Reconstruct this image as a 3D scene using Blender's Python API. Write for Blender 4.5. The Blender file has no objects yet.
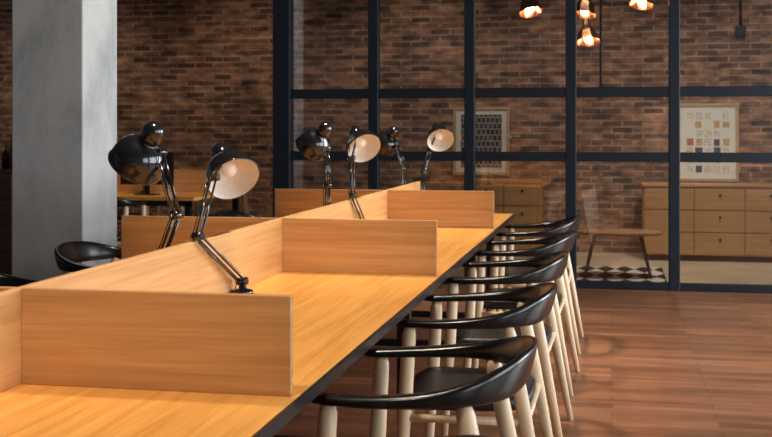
import bpy, bmesh, math, random
from mathutils import Vector, Matrix
random.seed(4)
C = bpy.context
col = C.scene.collection
try:
    C.scene.view_settings.view_transform = 'Standard'
    C.scene.view_settings.look = 'None'
except Exception:
    pass

# ------------------------------------------------------------ materials
def newmat(name):
    m = bpy.data.materials.new(name); m.use_nodes = True
    nt = m.node_tree
    return m, nt, nt.nodes['Principled BSDF']
def N(nt, t): return nt.nodes.new(t)
def plain(name, c, rough=.5, metal=0, noise=.0, nscale=20, bump=0, coat=0):
    m, nt, b = newmat(name)
    b.inputs['Roughness'].default_value = rough
    b.inputs['Metallic'].default_value = metal
    b.inputs['Coat Weight'].default_value = coat
    tc = N(nt, 'ShaderNodeTexCoord'); nz = N(nt, 'ShaderNodeTexNoise')
    nz.inputs['Scale'].default_value = nscale; nz.inputs['Detail'].default_value = 8
    nt.links.new(tc.outputs['Object'], nz.inputs['Vector'])
    r = N(nt, 'ShaderNodeValToRGB')
    r.color_ramp.elements[0].position = .3; r.color_ramp.elements[1].position = .7
    r.color_ramp.elements[0].color = (*[max(0, v*(1-noise)) for v in c], 1)
    r.color_ramp.elements[1].color = (*[min(1, v*(1+noise)) for v in c], 1)
    nt.links.new(nz.outputs['Fac'], r.inputs['Fac']); nt.links.new(r.outputs['Color'], b.inputs['Base Color'])
    if bump:
        bp = N(nt, 'ShaderNodeBump'); bp.inputs['Strength'].default_value = bump; bp.inputs['Distance'].default_value = .01
        nt.links.new(nz.outputs['Fac'], bp.inputs['Height']); nt.links.new(bp.outputs['Normal'], b.inputs['Normal'])
    return m
def wood(name, c1, c2, axis='Y', rough=.4, sc=1.0, fine=1.0):
    m, nt, b = newmat(name)
    b.inputs['Roughness'].default_value = rough
    tc = N(nt, 'ShaderNodeTexCoord'); mp = N(nt, 'ShaderNodeMapping')
    s = {'X': (1.2, 28, 28), 'Y': (28, 1.2, 28), 'Z': (28, 28, 1.2)}[axis]
    mp.inputs['Scale'].default_value = [v*sc for v in s]
    nz = N(nt, 'ShaderNodeTexNoise'); nz.inputs['Scale'].default_value = 1.0; nz.inputs['Detail'].default_value = 8
    nz.inputs['Roughness'].default_value = .6; nz.inputs['Distortion'].default_value = .6
    mp2 = N(nt, 'ShaderNodeMapping'); mp2.inputs['Scale'].default_value = [v*sc*5*fine if v > 2 else v*3 for v in s]
    nz2 = N(nt, 'ShaderNodeTexNoise'); nz2.inputs['Detail'].default_value = 3; nz2.inputs['Scale'].default_value = 1.0
    mx = N(nt, 'ShaderNodeMath'); mx.operation = 'MULTIPLY_ADD'; mx.inputs[1].default_value = .4
    r = N(nt, 'ShaderNodeValToRGB')
    r.color_ramp.elements[0].position = .48; r.color_ramp.elements[1].position = .88
    r.color_ramp.elements[0].color = (*c1, 1); r.color_ramp.elements[1].color = (*c2, 1)
    L = nt.links.new
    L(tc.outputs['Object'], mp.inputs['Vector']); L(mp.outputs[0], nz.inputs['Vector'])
    L(tc.outputs['Object'], mp2.inputs['Vector']); L(mp2.outputs[0], nz2.inputs['Vector'])
    L(nz2.outputs['Fac'], mx.inputs[0]); L(nz.outputs['Fac'], mx.inputs[2])
    L(mx.outputs[0], r.inputs['Fac']); L(r.outputs['Color'], b.inputs['Base Color'])
    return m
def emis(name, c, s):
    m, nt, b = newmat(name)
    b.inputs['Emission Color'].default_value = (*c, 1); b.inputs['Emission Strength'].default_value = s
    b.inputs['Base Color'].default_value = (*c, 1)
    return m
def brickmat(name, ca, cb, mortar, bw, rh, msize, plane='XZ', rough=.9, bump=.6, noise=.35, nscale=2.2, cellnoise=0):
    m, nt, b = newmat(name); L = nt.links.new
    b.inputs['Roughness'].default_value = rough
    tc = N(nt, 'ShaderNodeTexCoord'); sp = N(nt, 'ShaderNodeSeparateXYZ'); cb_ = N(nt, 'ShaderNodeCombineXYZ')
    L(tc.outputs['Object'], sp.inputs[0]); L(sp.outputs[plane[0]], cb_.inputs['X']); L(sp.outputs[plane[1]], cb_.inputs['Y'])
    bt = N(nt, 'ShaderNodeTexBrick'); bt.inputs['Scale'].default_value = 1
    bt.inputs['Brick Width'].default_value = bw; bt.inputs['Row Height'].default_value = rh
    bt.inputs['Mortar Size'].default_value = msize; bt.inputs['Mortar Smooth'].default_value = .2
    bt.inputs['Color1'].default_value = (*ca, 1); bt.inputs['Color2'].default_value = (*cb, 1); bt.inputs['Mortar'].default_value = (*mortar, 1)
    L(cb_.outputs[0], bt.inputs['Vector'])
    nz = N(nt, 'ShaderNodeTexNoise'); nz.inputs['Scale'].default_value = nscale; nz.inputs['Detail'].default_value = 10; nz.inputs['Roughness'].default_value = .75
    L(tc.outputs['Object'], nz.inputs['Vector'])
    mr = N(nt, 'ShaderNodeMapRange'); mr.inputs[1].default_value = .3; mr.inputs[2].default_value = .7
    mr.inputs[3].default_value = 1-noise; mr.inputs[4].default_value = 1+noise
    L(nz.outputs['Fac'], mr.inputs[0])
    fac = mr.outputs[0]
    mul = N(nt, 'ShaderNodeVectorMath'); mul.operation = 'SCALE'
    L(bt.outputs['Color'], mul.inputs[0]); L(fac, mul.inputs['Scale'])
    outc = mul.outputs[0]
    if cellnoise:
        n2 = N(nt, 'ShaderNodeTexNoise'); n2.inputs['Scale'].default_value = 1; n2.inputs['Detail'].default_value = 2
        mp = N(nt, 'ShaderNodeMapping'); mp.inputs['Scale'].default_value = (1.1/bw, .9/rh, 1)
        L(cb_.outputs[0], mp.inputs['Vector']); L(mp.outputs[0], n2.inputs['Vector'])
        m2 = N(nt, 'ShaderNodeMapRange'); m2.inputs[1].default_value = .3; m2.inputs[2].default_value = .7
        m2.inputs[3].default_value = 1-cellnoise; m2.inputs[4].default_value = 1+cellnoise
        L(n2.outputs['Fac'], m2.inputs[0])
        mu2 = N(nt, 'ShaderNodeVectorMath'); mu2.operation = 'SCALE'
        L(outc, mu2.inputs[0]); L(m2.outputs[0], mu2.inputs['Scale']); outc = mu2.outputs[0]
    L(outc, b.inputs['Base Color'])
    if bump:
        bp = N(nt, 'ShaderNodeBump'); bp.inputs['Strength'].default_value = bump; bp.inputs['Distance'].default_value = .008; bp.invert = True
        L(bt.outputs['Fac'], bp.inputs['Height']); L(bp.outputs['Normal'], b.inputs['Normal'])
    return m, nt, bt

M = {}
M['top'] = wood('oak_tabletop', (.66, .265, .050), (.92, .46, .120), 'Y', .28)
M['div'] = wood('oak_divider_x', (.42, .20, .070), (.62, .335, .135), 'X', .42)
M['spine'] = wood('oak_divider_y', (.52, .27, .095), (.74, .42, .17), 'Y', .42)
M['cab'] = wood('oak_cabinet', (.38, .20, .085), (.52, .29, .135), 'X', .5)
M['cabd'] = wood('dark_cabinet_wood', (.05, .022, .012), (.09, .04, .022), 'X', .5)
M['ash'] = wood('ash_leg', (.68, .49, .30), (.84, .65, .43), 'Z', .42, 1.0)
M['blackwood'] = plain('black_lacquer', (.005, .005, .006), .25, 0, .15, 30)
M['seat'] = plain('black_leather', (.006, .006, .007), .42, 0, .2, 200, .1)
M['metal'] = plain('black_metal', (.008, .009, .011), .35, .2, .1, 40)
M['shade'] = plain('black_enamel', (.008, .009, .011), .18, 0, .1, 40, 0, .6)
M['shadein'] = plain('brushed_inner', (.90, .83, .72), .35, 0, .05, 60)
M['lampbulb'] = plain('frosted_bulb', (.88, .85, .78), .3, 0, .02, 30)
M['chrome'] = plain('steel', (.5, .52, .55), .25, 1, .05, 40)
M['frame'] = plain('navy_steel', (.007, .014, .023), .45, .2, .15, 6)
m, nt, b = newmat('column_concrete'); M['conc'] = m
b.inputs['Roughness'].default_value = .85
tc = N(nt, 'ShaderNodeTexCoord'); n1 = N(nt, 'ShaderNodeTexNoise'); n2 = N(nt, 'ShaderNodeTexNoise')
n1.inputs['Scale'].default_value = 2.6; n1.inputs['Detail'].default_value = 9; n1.inputs['Roughness'].default_value = .6; n1.inputs['Distortion'].default_value = .4
n2.inputs['Scale'].default_value = 38; n2.inputs['Detail'].default_value = 6
mpc = N(nt, 'ShaderNodeMapping'); mpc.inputs['Scale'].default_value = (1, 1, .55)
ad = N(nt, 'ShaderNodeMath'); ad.operation = 'MULTIPLY_ADD'; ad.inputs[1].default_value = .18
rp = N(nt, 'ShaderNodeValToRGB'); rp.color_ramp.elements[0].position = .40; rp.color_ramp.elements[1].position = .78
rp.color_ramp.elements[0].color = (.50, .54, .53, 1); rp.color_ramp.elements[1].color = (.86, .86, .83, 1)
e_ = rp.color_ramp.elements.new(.58); e_.color = (.72, .74, .72, 1)
nt.links.new(tc.outputs['Object'], mpc.inputs['Vector']); nt.links.new(mpc.outputs[0], n1.inputs['Vector']); nt.links.new(tc.outputs['Object'], n2.inputs['Vector'])
nt.links.new(n2.outputs['Fac'], ad.inputs[0]); nt.links.new(n1.outputs['Fac'], ad.inputs[2]); nt.links.new(ad.outputs[0], rp.inputs['Fac']); nt.links.new(rp.outputs['Color'], b.inputs['Base Color'])
bp = N(nt, 'ShaderNodeBump'); bp.inputs['Strength'].default_value = .3; bp.inputs['Distance'].default_value = .01
nt.links.new(ad.outputs[0], bp.inputs['Height']); nt.links.new(bp.outputs['Normal'], b.inputs['Normal'])
M['ceil'] = plain('ceiling_paint', (.06, .06, .062), .9, 0, .05, 3)
M['wallp'] = plain('plaster', (.25, .245, .24), .9, 0, .08, 3)
M['conc_floor'] = plain('backroom_floor', (.66, .57, .44), .30, 0, .18, 1.5)
M['copper'] = plain('copper', (.90, .45, .27), .25, 1, .1, 30)
M['bulb'] = emis('warm_bulb', (1, .68, .38), 38)
M['mount'] = plain('poster_mount', (.80, .78, .72), .6, 0, .03, 20)
M['frw'] = wood('poster_frame_wood', (.50, .33, .18), (.62, .42, .25), 'Z', .5)
M['laptop'] = plain('screen_black', (.01, .01, .012), .2, 0, .1, 10)
M['bottle'] = plain('dark_bottle', (.06, .035, .02), .15, 0, .2, 10)
M['paper'] = plain('book_cover', (.35, .30, .25), .6, 0, .5, 9)
M['brick'] = brickmat('brick', (.13, .055, .035), (.43, .205, .125), (.33, .26, .20), .22, .068, .010, cellnoise=.6, noise=.5)[0]
M['floor'] = brickmat('floor_planks', (.23, .092, .044), (.40, .175, .090), (.10, .042, .022), .95, .085, .0018, 'XY', .30, .08, .25, 1.5, .28)[0]
M['p1'] = brickmat('poster_print_mono', (.02, .02, .025), (.06, .06, .06), (.50, .48, .43), .05, .065, .004, 'XZ', .5, 0, .1)[0]
# the colour poster: sheet on which small postcard pictures are laid out (each its own colour)
PAL = [(.60, .40, .20), (.72, .66, .52), (.10, .10, .11), (.26, .36, .36), (.70, .56, .30), (.46, .17, .11), (.66, .62, .56), (.35, .28, .20)]
M['pal'] = [plain('postcard_ink_%d' % i, c, .5, 0, .45, 45) for i, c in enumerate(PAL)]
m, nt, b = newmat('rug_pattern'); M['rug'] = m
tc = N(nt, 'ShaderNodeTexCoord'); mp = N(nt, 'ShaderNodeMapping'); mp.inputs['Rotation'].default_value = (0, 0, .785); mp.inputs['Location'].default_value = (.03, .05, .05)
mp0 = N(nt, 'ShaderNodeMapping'); mp0.inputs['Scale'].default_value = (1, .36, 1)
ck = N(nt, 'ShaderNodeTexChecker'); ck.inputs['Scale'].default_value = 8
ck.inputs['Color1'].default_value = (.008, .008, .008, 1); ck.inputs['Color2'].default_value = (.80, .75, .65, 1)
nt.links.new(tc.outputs['Object'], mp0.inputs['Vector']); nt.links.new(mp0.outputs[0], mp.inputs['Vector']); nt.links.new(mp.outputs[0], ck.inputs['Vector']); nt.links.new(ck.outputs['Color'], b.inputs['Base Color'])
b.inputs['Roughness'].default_value = .95
m = bpy.data.materials.new('pane_glass'); m.use_nodes = True; nt = m.node_tree; nt.nodes.clear(); M['glass'] = m
o = N(nt, 'ShaderNodeOutputMaterial'); mx = N(nt, 'ShaderNodeMixShader'); tr = N(nt, 'ShaderNodeBsdfTransparent'); gl = N(nt, 'ShaderNodeBsdfGlossy')
tr.inputs[0].default_value = (.92, .94, .95, 1); gl.inputs['Roughness'].default_value = .015
fr = N(nt, 'ShaderNodeFresnel'); fr.inputs[0].default_value = 1.75
nt.links.new(fr.outputs[0], mx.inputs[0]); nt.links.new(tr.outputs[0], mx.inputs[1]); nt.links.new(gl.outputs[0], mx.inputs[2]); nt.links.new(mx.outputs[0], o.inputs[0])

# ------------------------------------------------------------ mesh helpers
def obj_from_bm(name, bm, mat, parent=None, smooth=False, loc=(0, 0, 0)):
    me = bpy.data.meshes.new(name); bmesh.ops.recalc_face_normals(bm, faces=bm.faces); bm.to_mesh(me); bm.free()
    for mt in (mat if isinstance(mat, list) else [mat]): me.materials.append(mt)
    if smooth:
        for p in me.polygons: p.use_smooth = True
    o = bpy.data.objects.new(name, me); col.objects.link(o); o.location = loc
    if parent: o.parent = parent
    return o
def add_box(bm, lo, hi, mi=0):
    v = [bm.verts.new((x, y, z)) for x in (lo[0], hi[0]) for y in (lo[1], hi[1]) for z in (lo[2], hi[2])]
    for f in ((0, 1, 3, 2), (4, 6, 7, 5), (0, 4, 5, 1), (2, 3, 7, 6), (0, 2, 6, 4), (1, 5, 7, 3)):
        bm.faces.new([v[i] for i in f]).material_index = mi
def boxes(name, lst, mat, parent=None, bevel=0):
    bm = bmesh.new()
    for t in lst: add_box(bm, t[0], t[1], t[2] if len(t) > 2 else 0)
    o = obj_from_bm(name, bm, mat, parent)
    if bevel:
        md = o.modifiers.new('bevel', 'BEVEL'); md.width = bevel; md.segments = 2; md.limit_method = 'ANGLE'
    return o
def add_tube(bm, pts, radii, seg=12, cap=True, mi=0):
    rings = []; n = len(pts); pts = [Vector(p) for p in pts]
    up = Vector((0, 0, 1)); prev = None
    for i, p in enumerate(pts):
        t = (pts[min(i+1, n-1)]-pts[max(i-1, 0)]).normalized()
        if prev is None:
            a = t.cross(up)
            if a.length < .1: a = t.cross(Vector((1, 0, 0)))
        else:
            a = prev-t*prev.dot(t)
        a.normalize(); prev = a; bq = t.cross(a)
        r = radii[i] if isinstance(radii, (list, tuple)) else radii
        rings.append([bm.verts.new(p+a*r*math.cos(2*math.pi*k/seg)+bq*r*math.sin(2*math.pi*k/seg)) for k in range(seg)])
    for i in range(n-1):
        for k in range(seg):
            f = bm.faces.new((rings[i][k], rings[i][(k+1) % seg], rings[i+1][(k+1) % seg], rings[i+1][k])); f.smooth = True; f.material_index = mi
    if cap:
        bm.faces.new(rings[0]).material_index = mi; bm.faces.new(rings[-1]).material_index = mi
def add_lathe(bm, prof, mat4, seg=40, mi=0):
    rings = []
    for (r, z) in prof:
        if r < 1e-5: rings.append([bm.verts.new(mat4 @ Vector((0, 0, z)))])
        else: rings.append([bm.verts.new(mat4 @ Vector((r*math.cos(2*math.pi*k/seg), r*math.sin(2*math.pi*k/seg), z))) for k in range(seg)])
    for i in range(len(rings)-1):
        A, B = rings[i], rings[i+1]
        for k in range(seg):
            a0, a1 = A[k % len(A)], A[(k+1) % len(A)]; b0, b1 = B[k % len(B)], B[(k+1) % len(B)]
            vs = []
            for v in (a0, a1, b1, b0):
                if v not in vs: vs.append(v)
            if len(vs) > 2:
                f = bm.faces.new(vs); f.smooth = True; f.material_index = mi
def empty(name, loc=(0, 0, 0), rot=0):
    e = bpy.data.objects.new(name, None); col.objects.link(e); e.location = loc; e.rotation_euler = (0, 0, rot); e.empty_display_size = .1
    return e

# ------------------------------------------------------------ room shell
XL, XR, YB, YF, YG, ZC = -8.0, 4.2, 12.5, -3.0, 9.7, 3.3
boxes('floor', [((XL, YF, -.1), (XR, YG, 0))], M['floor'])
boxes('floor_backroom', [((XL, YG, -.1), (XR, YB, 0))], M['conc_floor'])
boxes('ceiling', [((XL, YF, ZC), (XR, YB, ZC+.1))], M['ceil'])
boxes('wall_back', [((XL, YB, -.1), (XR, YB+.2, ZC+.1))], M['brick'])
boxes('wall_left', [((XL-.2, YF, -.1), (XL, YB, ZC+.1))], M['wallp'])
boxes('wall_front', [((XL, YF-.2, -.1), (XR, YF, ZC+.1))], M['wallp'])
wins = [(-2.2, 1.0), (1.8, 5.0), (5.8, 9.0)]
L = [((XR, YF, -.1), (XR+.2, YB, .5)), ((XR, YF, 2.9), (XR+.2, YB, ZC+.1))]
ys = [YF]+[v for w in wins for v in w]+[YB]
for i in range(0, len(ys), 2): L.append(((XR, ys[i], .5), (XR+.2, ys[i+1], 2.9)))
boxes('wall_right', L, M['wallp'])
for i, (a, b_) in enumerate(wins):
    w = .05; fr = []
    for z in (.5, 1.7, 2.9-w): fr.append(((XR+.06, a, z), (XR+.12, b_, z+w)))
    for k in range(5):
        y = a+(b_-a-w)*k/4; fr.append(((XR+.06, y, .5), (XR+.12, y+w, 2.9)))
    boxes('window_%d' % (i+1), fr, M['frame'])

gp = empty('glass_partition', (0, 0, 0))
mul = [-2.033, -1.193, -.337, .505, 1.355, 2.205, 3.055, 3.905]
fr = [((x-.045, YG-.04, 0), (x+.045, YG+.04, ZC)) for x in mul]
fr += [((-2.93, YG-.07, 0), (-2.775, YG+.07, ZC))]
for z, t in ((.03, .03), (1.10, .04), (1.642, .042), (ZC-.06, .06)):
    fr.append(((-2.78, YG-.035, z-t), (XR, YG+.035, z+t)))
boxes('steel_frame', fr, M['frame'], gp, .006)
boxes('glass_panes', [((-2.775, YG-.003, .06), (XR, YG+.003, ZC-.1))], M['glass'], gp)

boxes('concrete_column', [((-3.93, 6.965, 0), (-3.42, 7.50, ZC))], M['conc'], None, .008)

# ------------------------------------------------------------ long shared table
ZT = .75
XS = -1.322; XE = -.665; XW = -2.02; Y0, Y1 = .30, 7.84
tb = empty('communal_table')
boxes('tabletop', [((XW, Y0, ZT-.022), (XS, Y1, ZT)), ((XS+.001, Y0, ZT-.022), (XE, Y1, ZT))], M['top'], tb)
boxes('edge_frame', [((XE, Y0-.012, ZT-.026), (XE+.012, Y1+.012, ZT-.001)), ((XW-.012, Y0-.012, ZT-.026), (XW, Y1+.012, ZT-.001)),
                     ((XW, Y1, ZT-.026), (XE, Y1+.012, ZT-.001)), ((XW, Y0-.012, ZT-.026), (XE, Y0, ZT-.001)),
                     ((XE-.16, Y0, ZT-.065), (XE-.12, Y1, ZT-.022)), ((XW+.12, Y0, ZT-.065), (XW+.16, Y1, ZT-.022))], M['metal'], tb)
lg = []
for y in (.4, 2.36, 4.45, 6.66, 7.72):
    for x in (XW+.12, XE-.17):
        lg.append(((x, y-.025, 0), (x+.05, y+.025, ZT-.022)))
    lg.append(((XW+.12, y-.02, ZT-.065), (XE-.12, y+.02, ZT-.022)))
    lg.append(((XW+.12, y-.02, .04), (XE-.12, y+.02, .08)))
boxes('table_frame', lg, M['metal'], tb)
HD = .217
boxes('spine_panel', [((XS-.010, Y0, ZT), (XS+.010, Y1, ZT+HD))], M['spine'], tb, .002)
dv = []
for y in (.31, 2.365, 4.45, 6.66):
    dv.append(((XS+.010, y, ZT), (XE-.014, y+.020, ZT+HD)))
    dv.append(((XW+.008, y, ZT), (XS-.010, y+.020, ZT+HD)))
boxes('divider_panels', dv, M['div'], tb, .002)

# ------------------------------------------------------------ chairs
half = [(-.215, -.270, .698, .046, .022), (-.13, -.292, .700, .060, .025), (-.02, -.304, .705, .060, .029), (.09, -.298, .713, .050, .040),
        (.172, -.262, .724, .038, .062), (.230, -.190, .735, .030, .088), (.262, -.10, .743, .026, .100), (.272, 0, .745, .024, .104)]
full = half+[(a, -b2, c, d, e) for (a, b2, c, d, e) in reversed(half[:-1])]
def cr(p0, p1, p2, p3, t):
    return [.5*((2*b)+(-a+c)*t+(2*a-5*b+4*c-d)*t*t+(-a+3*b-3*c+d)*t**3) for a, b, c, d in zip(p0, p1, p2, p3)]
path = []
for i in range(len(full)-1):
    p = [full[max(i-1, 0)], full[i], full[i+1], full[min(i+2, len(full)-1)]]
    for k in range(5): path.append(cr(*p, k/5))
path.append(list(full[-1]))
def chair_meshes():
    bm = bmesh.new(); seg = 20; rings = []
    n = len(path)
    for i, q in enumerate(path):
        a = path[max(i-1, 0)]; b2 = path[min(i+1, n-1)]
        t = Vector((b2[0]-a[0], b2[1]-a[1], 0)).normalized()
        nrm = Vector((t.y, -t.x, 0))
        f = 1.0
        e = min(i, n-1-i)
        if e < 3: f = (.45, .8, .95)[e]
        w, h = q[3]*.5*f, q[4]*.5*f
        lean = (q[4]-.022)/.076*.026
        ring = []
        for k in range(seg):
            th = 2*math.pi*k/seg; cx, cy = math.cos(th), math.sin(th)
            u = math.copysign(abs(cx)**.65, cx)*w; v = math.copysign(abs(cy)**.65, cy)*h
            off = u+(v/(h+1e-6))*lean*.5
            ring.append(bm.verts.new(Vector(q[:3])+nrm*off+Vector((0, 0, v))))
        rings.append(ring)
    for i in range(n-1):
        for k in range(seg):
            bm.faces.new((rings[i][k], rings[i][(k+1) % seg], rings[i+1][(k+1) % seg], rings[i+1][k])).smooth = True
    bm.faces.new(rings[0]); bm.faces.new(rings[-1])
    bmesh.ops.recalc_face_normals(bm, faces=bm.faces)
    me1 = bpy.data.meshes.new('backrest_arms'); bm.to_mesh(me1); bm.free(); me1.materials.append(M['blackwood'])
    bm = bmesh.new(); S = 48; layers = []
    for (sc, z) in ((0, .440), (.5, .442), (.8, .450), (.95, .455), (1.0, .447), (1.0, .425), (.96, .412), (0, .412)):
        if sc == 0: layers.append([bm.verts.new((0, 0, z))]); continue
        ring = []
        for k in range(S):
            th = 2*math.pi*k/S; cx, cy = math.cos(th), math.sin(th)
            x = math.copysign(abs(cx)**.45, cx)*.215*sc; y = math.copysign(abs(cy)**.45, cy)*(.268-.05*(x/.215+1)*.5)*sc
            ring.append(bm.verts.new((x, y, z)))
        layers.append(ring)
    for i in range(len(layers)-1):
        A, B = layers[i], layers[i+1]
        for k in range(S):
            vs = []
            for v in (A[k % len(A)], A[(k+1) % len(A)], B[(k+1) % len(B)], B[k % len(B)]):
                if v not in vs: vs.append(v)
            bm.faces.new(vs).smooth = True
    bmesh.ops.recalc_face_normals(bm, faces=bm.faces)
    me2 = bpy.data.meshes.new('seat'); bm.to_mesh(me2); bm.free(); me2.materials.append(M['seat'])
    bm = bmesh.new()
    for s in (-1, 1):
        for top, bot in (((-.165, s*.280, .692), (-.205, s*.290, 0)), ((.150, s*.265, .700), (.285, s*.290, 0))):
            T, B = Vector(top), Vector(bot); pts = []; rr = []
            for f, r in ((0, .010), (.012, .018), (.04, .0225), (.35, .024), (.6, .020), (1, .0125)):
                pts.append(T.lerp(B, f)); rr.append(r)
            add_tube(bm, pts, rr, 16)
        add_tube(bm, [(-.18, s*.284, .395), (.210, s*.275, .395)], .013, 10)
    add_tube(bm, [(-.18, -.284, .395), (-.18, .284, .395)], .013, 10)
    add_tube(bm, [(.210, -.275, .395), (.210, .275, .395)], .013, 10)
    bmesh.ops.recalc_face_normals(bm, faces=bm.faces)
    me3 = bpy.data.meshes.new('legs'); bm.to_mesh(me3); bm.free(); me3.materials.append(M['ash'])
    return (('backrest_arms', me1), ('seat', me2), ('legs', me3))
CM = chair_meshes()
def chair(x, y, rot=0, name='dining_chair'):
    e = empty(name, (x, y, 0), rot)
    for n, me in CM:
        o = bpy.data.objects.new(n, me); col.objects.link(o); o.parent = e
cy = [1.84, 2.85, 3.91, 4.98, 6.03, 7.12]
for i, y in enumerate(cy):
    chair(-.476, y, random.uniform(-.03, .03))
for i, y in enumerate(cy[1:]):
    chair(-2.24, y, math.pi+random.uniform(-.05, .05))
    
# ------------------------------------------------------------ lamps
def lamp(base, elbow, wrist, cap, opening, name='desk_lamp'):
    base, elbow, wrist, cap, opening = map(Vector, (base, elbow, wrist, cap, opening))
    e = empty(name, base)
    bm = bmesh.new()
    add_lathe(bm, [(0, 0), (.036, 0), (.038, .004), (.036, .014), (.014, .020), (.011, .045), (0, .047)], Matrix.Translation(base), 28)
    shoulder = base+Vector((0, 0, .045))
    side = (elbow-shoulder).cross(wrist-elbow)
    if side.length < 1e-4: side = Vector((0, 1, 0))
    side.normalize()
    for A, B in ((shoulder, elbow), (elbow, wrist)):
        for s in (-1, 1):
            add_tube(bm, [A+side*s*.010, B+side*s*.010], .0042, 8)
        d = (B-A).normalized(); q = d.cross(side).normalized()
        add_tube(bm, [A+q*.018+d*.01, B+q*.018-d*.01], .0034, 8)
        pts = []; ln = (B-A).length*.42; turns = 14
        st = A+d*.03-q*.012
        for k in range(turns*8+1):
            a = 2*math.pi*k/8
            pts.append(st+d*ln*k/(turns*8)+(side*math.cos(a)+q*math.sin(a))*.006)
        add_tube(bm, pts, .0013, 4, True, 1)
    for P in (shoulder, elbow, wrist):
        add_tube(bm, [P-side*.018, P+side*.018], .014, 14)
        add_tube(bm, [P+side*.018, P+side*.026], .007, 10, True, 1)
    ax = (opening-cap).normalized()
    c0 = cap+ax*.045
    add_tube(bm, [wrist, wrist.lerp(c0, .5)+Vector((0, 0, .006)), c0], .0065, 8)
    rot = ax.to_track_quat('Z', 'Y').to_matrix().to_4x4()
    m4 = Matrix.Translation(cap-ax*.03) @ rot
    prof = [(0, 0), (.014, .002), (.026, .010), (.033, .022), (.035, .040), (.035, .062), (.032, .066), (.027, .070), (.032, .076), (.050, .084), (.067, .098), (.080, .118), (.087, .142), (.090, .170), (.093, .175), (.092, .178), (.089, .177)]
    add_lathe(bm, prof, m4, 48, 0)
    inn = [(.089, .177), (.087, .168), (.084, .142), (.077, .119), (.064, .100), (.048, .087), (.026, .080), (0, .079)]
    add_lathe(bm, inn, m4, 48, 2)
    bulb = [(0, .150), (.016, .147), (.026, .135), (.028, .122), (.020, .105), (.014, .094), (.014, .080)]
    add_lathe(bm, bulb, m4, 24, 3)
    add_tube(bm, [cap-ax*.028, cap-ax*.04+Vector((0, 0, -.02)), wrist+side*.02, elbow+side*.022, shoulder+side*.02, base+side*.03+Vector((0, 0, .01))], .002, 6)
    for v in bm.verts: v.co -= base
    return obj_from_bm('lamp_body', bm, [M['shade'], M['chrome'], M['shadein'], M['lampbulb']], e)
lamp((-1.272, 3.82, .75), (-1.300, 3.46, .985), (-1.320, 3.66, 1.165), (-1.332, 3.76, 1.250), (-1.222, 3.64, 1.120))
lamp((-1.270, 5.88, .75), (-1.295, 5.65, .994), (-1.322, 5.75, 1.18), (-1.329, 5.85, 1.315), (-1.238, 5.73, 1.207))
lamp((-1.260, 7.58, .75), (-1.250, 7.60, 1.04), (-1.195, 7.51, 1.19), (-1.155, 7.57, 1.338), (-1.100, 7.425, 1.233))
lamp((-1.49, 3.50, .75), (-1.350, 3.40, 1.056), (-1.420, 3.436, 1.254), (-1.427, 3.40, 1.322), (-1.510, 3.445, 1.210))
lamp((-1.40, 5.55, .75), (-1.382, 5.48, 1.052), (-1.400, 5.53, 1.235), (-1.393, 5.48, 1.335), (-1.474, 5.536, 1.25))
lamp((-1.39, 7.50, .75), (-1.363, 7.476, 1.07), (-1.408, 7.467, 1.21), (-1.428, 7.463, 1.318), (-1.503, 7.53, 1.217))

# ------------------------------------------------------------ back room furniture
def sideboard(name, x0, x1, y0, y1, h, cols, rows, mat, legh=.10):
    e = empty(name, ((x0+x1)/2, (y0+y1)/2, 0)); ox, oy = e.location.x, e.location.y
    def sh(l): return [((a[0]-ox, a[1]-oy, a[2]), (b[0]-ox, b[1]-oy, b[2])) for a, b in l]
    boxes('carcass', sh([((x0, y0+.02, legh), (x1, y1, h-.025)), ((x0-.01, y0-.005, h-.025), (x1+.01, y1, h))]), mat, e, .003)
    w = (x1-x0-.02)/cols; hh = (h-legh-.045)/rows; fr = []; kn = []
    for i in range(cols):
        for j in range(rows):
            a = x0+.01+w*i+.005; z = legh+.01+hh*j+.005
            fr.append(((a, y0, z), (a+w-.01, y0+.02, z+hh-.01)))
            kn.append(((a+w/2-.012, y0-.014, z+hh*.62), (a+w/2+.012, y0, z+hh*.62+.02)))
    boxes('drawer_fronts', sh(fr), mat, e, .003)
    boxes('handles', sh(kn), M['metal'], e)
    boxes('feet', sh([((x, y, 0), (x+.05, y+.05, legh)) for x in (x0+.03, x1-.08) for y in (y0+.04, y1-.08)]), M['metal'], e)
sideboard('wooden_sideboard', .31, 2.3, 11.85, 12.35, .775, 4, 3, M['cab'], .06)
sideboard('wooden_sideboard', -1.50, -.72, 11.9, 12.35, .80, 2, 3, M['cab'], .06)
def poster(name, x0, x1, z0, z1, pm, mg):
    e = empty(name, ((x0+x1)/2, YB-.02, (z0+z1)/2)); w, h = (x1-x0)/2, (z1-z0)/2; t = .03
    boxes('frame', [((-w, -.015, -h), (-w+t, .02, h)), ((w-t, -.015, -h), (w, .02, h)), ((-w+t, -.015, -h), (w-t, .02, -h+t)), ((-w+t, -.015, h-t), (w-t, .02, h))], M['frw'], e)
    boxes('mount', [((-w+t, .004, -h+t), (w-t, .02, h-t))], M['mount'], e)
    if pm is not None:
        boxes('print', [((-w+mg, -.001, -h+mg), (w-mg, .004, h-mg))], pm, e)
    else:
        rs = random.Random(11); bx = []; nx, nz = 5, 7
        cw, ch = (2*w-2*mg)/nx, (2*h-2*mg)/nz
        for i in range(nx):
            for j in range(nz):
                if rs.random() < .10: continue
                a = -w+mg+cw*i; z = -h+mg+ch*j
                bx.append(((a+.008+rs.uniform(0, .012), .001, z+.007+rs.uniform(0, .010)), (a+cw-.006-rs.uniform(0, .012), .004, z+ch-.006-rs.uniform(0, .012)), rs.choice([0, 0, 1, 1, 2, 3, 4, 4, 5, 6, 6, 7])))
        boxes('postcards', bx, M['pal'], e)
poster('framed_poster', -1.72, -1.10, .83, 1.58, M['p1'], .085)
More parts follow.
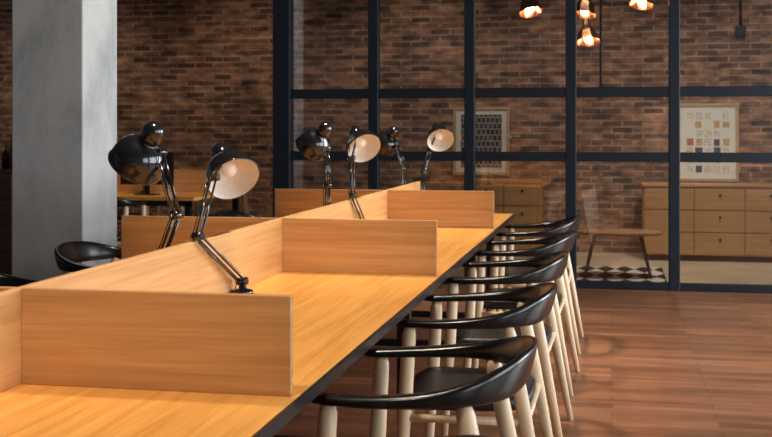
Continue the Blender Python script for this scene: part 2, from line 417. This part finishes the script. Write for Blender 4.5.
poster('framed_poster', .68, 1.31, .78, 1.61, None, .085)
bm = bmesh.new(); add_box(bm, (-.42, 9.95, .0), (.47, 11.2, .008))
obj_from_bm('patterned_rug', bm, M['rug'])
e = empty('coffee_table', (.05, 10.5, .008))
bm = bmesh.new(); add_lathe(bm, [(0, .375), (.38, .375), (.40, .39), (.40, .40), (.39, .405), (0, .405)], Matrix.Diagonal((1, .6, 1, 1)), 48)
obj_from_bm('top', bm, M['cab'], e)
bm = bmesh.new()
for sx in (-1, 1):
    for sy in (-1, 1): add_tube(bm, [(sx*.20, sy*.11, .378), (sx*.29, sy*.17, .002)], [.02, .012], 12)
obj_from_bm('legs', bm, M['metal'], e)
def pendant(x, y, z, tilt, az, name='copper_pendant_lamp'):
    e = empty(name, (x, y, z)); bm = bmesh.new()
    m4 = Matrix.Rotation(az, 4, 'Z') @ Matrix.Rotation(tilt, 4, 'X')
    add_lathe(bm, [(.0, .15), (.026, .15), (.034, .09), (.085, .02), (.118, -.085)], m4, 8)
    add_lathe(bm, [(.118, -.085), (.082, .02), (.031, .088), (0, .088)], m4, 8)
    for f in bm.faces: f.smooth = False
    add_tube(bm, [m4 @ Vector((0, 0, .15)), (0, 0, .21), (0, 0, ZC-z)], .004, 6, True, 1)
    add_lathe(bm, [(0, -.082), (.028, -.070), (.040, -.04), (.030, 0), (.014, .04), (0, .045)], m4, 16, 2)
    obj_from_bm('shade_and_cord', bm, [M['copper'], M['metal'], M['bulb']], e)
pendant(-.78, 11.0, 2.53, -.38, .6)
pendant(-.25, 11.0, 2.50, -.28, -.4)
pendant(-.235, 11.25, 2.26, -.34, .3)
pendant(.28, 11.0, 2.58, -.36, -.5)
bm = bmesh.new(); add_tube(bm, [(-.12, YB-.02, ZC), (-.12, YB-.02, 1.75)], .012, 8); add_tube(bm, [(1.33, YB-.02, ZC), (1.33, YB-.02, 2.4)], .012, 8)
add_box(bm, (-.16, YB-.05, 1.68), (-.08, YB, 1.76)); add_box(bm, (1.28, YB-.06, 2.3), (1.38, YB, 2.42))
obj_from_bm('electrical_conduit', bm, M['metal'])

# ------------------------------------------------------------ far-left workstation
e = empty('office_desk', (-4.6, 9.9, 0))
boxes('top', [((-1.1, -.7, .72), (1.1, .7, .75))], M['top'], e)
boxes('panels', [((-1.1, -.01, .75), (1.1, .01, .96)), ((0, -.66, .75), (.02, -.01, .96)), ((.6, .01, .75), (.62, .66, .96))], M['div'], e)
boxes('frame', [((x, y, 0), (x+.05, y+.05, .72)) for x in (-1.05, 1.0) for y in (-.65, .6)]+[((-1.05, -.65, .67), (1.05, -.6, .72))], M['metal'], e)
chair(-4.2, 8.95, -math.pi/2)
chair(-3.95, 11.0, math.pi/2)
chair(-4.9, 11.0, math.pi/2)
lamp((-4.2, 9.8, .75), (-4.15, 9.75, 1.0), (-4.22, 9.78, 1.15), (-4.25, 9.75, 1.22), (-4.35, 9.72, 1.12))
e = empty('computer_monitor', (-4.05, 9.5, .751))
boxes('screen', [((-.25, -.012, .09), (.25, .012, .38))], M['laptop'], e, .004)
boxes('stand', [((-.02, .0, .01), (.02, .02, .15)), ((-.10, -.06, 0), (.10, .06, .01))], M['metal'], e)
sideboard('dark_cabinet', -6.6, -4.81, 8.55, 8.6+.35, 1.00, 4, 4, M['cabd'])
bm = bmesh.new()
for i, (dx, hgt, rr) in enumerate(((0, .26, .035), (-.09, .20, .04), (-.19, .29, .034), (-.30, .18, .045))):
    add_lathe(bm, [(0, 0), (rr, 0), (rr, hgt*.6), (rr*.4, hgt*.78), (rr*.35, hgt), (0, hgt)], Matrix.Translation((dx, (i % 2)*.06, 0)), 20)
obj_from_bm('glass_bottles', bm, M['bottle'], loc=(-4.90, 8.70, 1.0))
bm = bmesh.new(); z = 0
for i in range(5):
    t = random.uniform(.02, .035); add_box(bm, (-.12+random.uniform(-.01, .01), -.09, z), (.12+random.uniform(-.01, .01), .09, z+t)); z += t
obj_from_bm('book_stack', bm, M['paper'], loc=(-5.5, 8.75, 1.0))

# ------------------------------------------------------------ lights
def area(name, loc, rot, sx, sy, e, c):
    l = bpy.data.lights.new(name, 'AREA'); l.shape = 'RECTANGLE'; l.size = sx; l.size_y = sy; l.energy = e; l.color = c
    o = bpy.data.objects.new(name, l); col.objects.link(o); o.location = loc; o.rotation_euler = rot; return o
for i, (a, b_) in enumerate(wins):
    area('window_daylight', (XR+.3, (a+b_)/2, 1.7), (0, math.radians(90), 0), 2.3, 3.1, (120, 170, 340)[i], (.93, .97, 1.0))
def spot(loc, tgt, e, ang, c, r=.05, bl=.7):
    l = bpy.data.lights.new('ceiling_spotlight', 'SPOT'); l.energy = e; l.spot_size = math.radians(ang); l.spot_blend = bl; l.color = c; l.shadow_soft_size = r
    o = bpy.data.objects.new('ceiling_spotlight', l); col.objects.link(o); o.location = loc
    o.rotation_euler = (Vector(tgt)-Vector(loc)).to_track_quat('-Z', 'Y').to_euler()
for y, en in ((1.4, 215), (3.3, 265), (5.2, 310), (7.1, 310)):
    spot((-1.05, y, ZC-.05), (-1.15, y+.1, .75), en, 72, (1, .87, .68), .12, .9)
spot((-4.6, 9.3, ZC-.05), (-4.5, 9.9, .7), 110, 70, (1, .8, .55), .1)
spot((1.6, 6.5, ZC-.05), (1.6, 6.9, 0), 190, 95, (1, .86, .70), .2, 1)
for x in (-6.2, -4.0, -2.0, -.2, 1.5):
    spot((x, 10.9, ZC-.05), (x, 12.5, 1.3), 66 if x > -3 else 42, 95, (1, .82, .64), .1, 1)
spot((.8, 10.4, ZC-.05), (.9, 11.3, 0), 200, 90, (1, .88, .70), .1, .9)
w = bpy.data.worlds.new('world'); C.scene.world = w; w.use_nodes = True
w.node_tree.nodes['Background'].inputs[0].default_value = (.75, .85, 1, 1)
w.node_tree.nodes['Background'].inputs[1].default_value = .8

# ------------------------------------------------------------ camera
cd = bpy.data.cameras.new('camera'); cam = bpy.data.objects.new('camera', cd); col.objects.link(cam)
cam.location = (0, 0, 1.325); cam.rotation_euler = (math.radians(90), 0, math.radians(11.23))
cd.sensor_width = 36; cd.lens = 53.07; cd.shift_y = -.1146
cd.dof.use_dof = True; cd.dof.focus_distance = 4.2; cd.dof.aperture_fstop = 7
C.scene.camera = cam
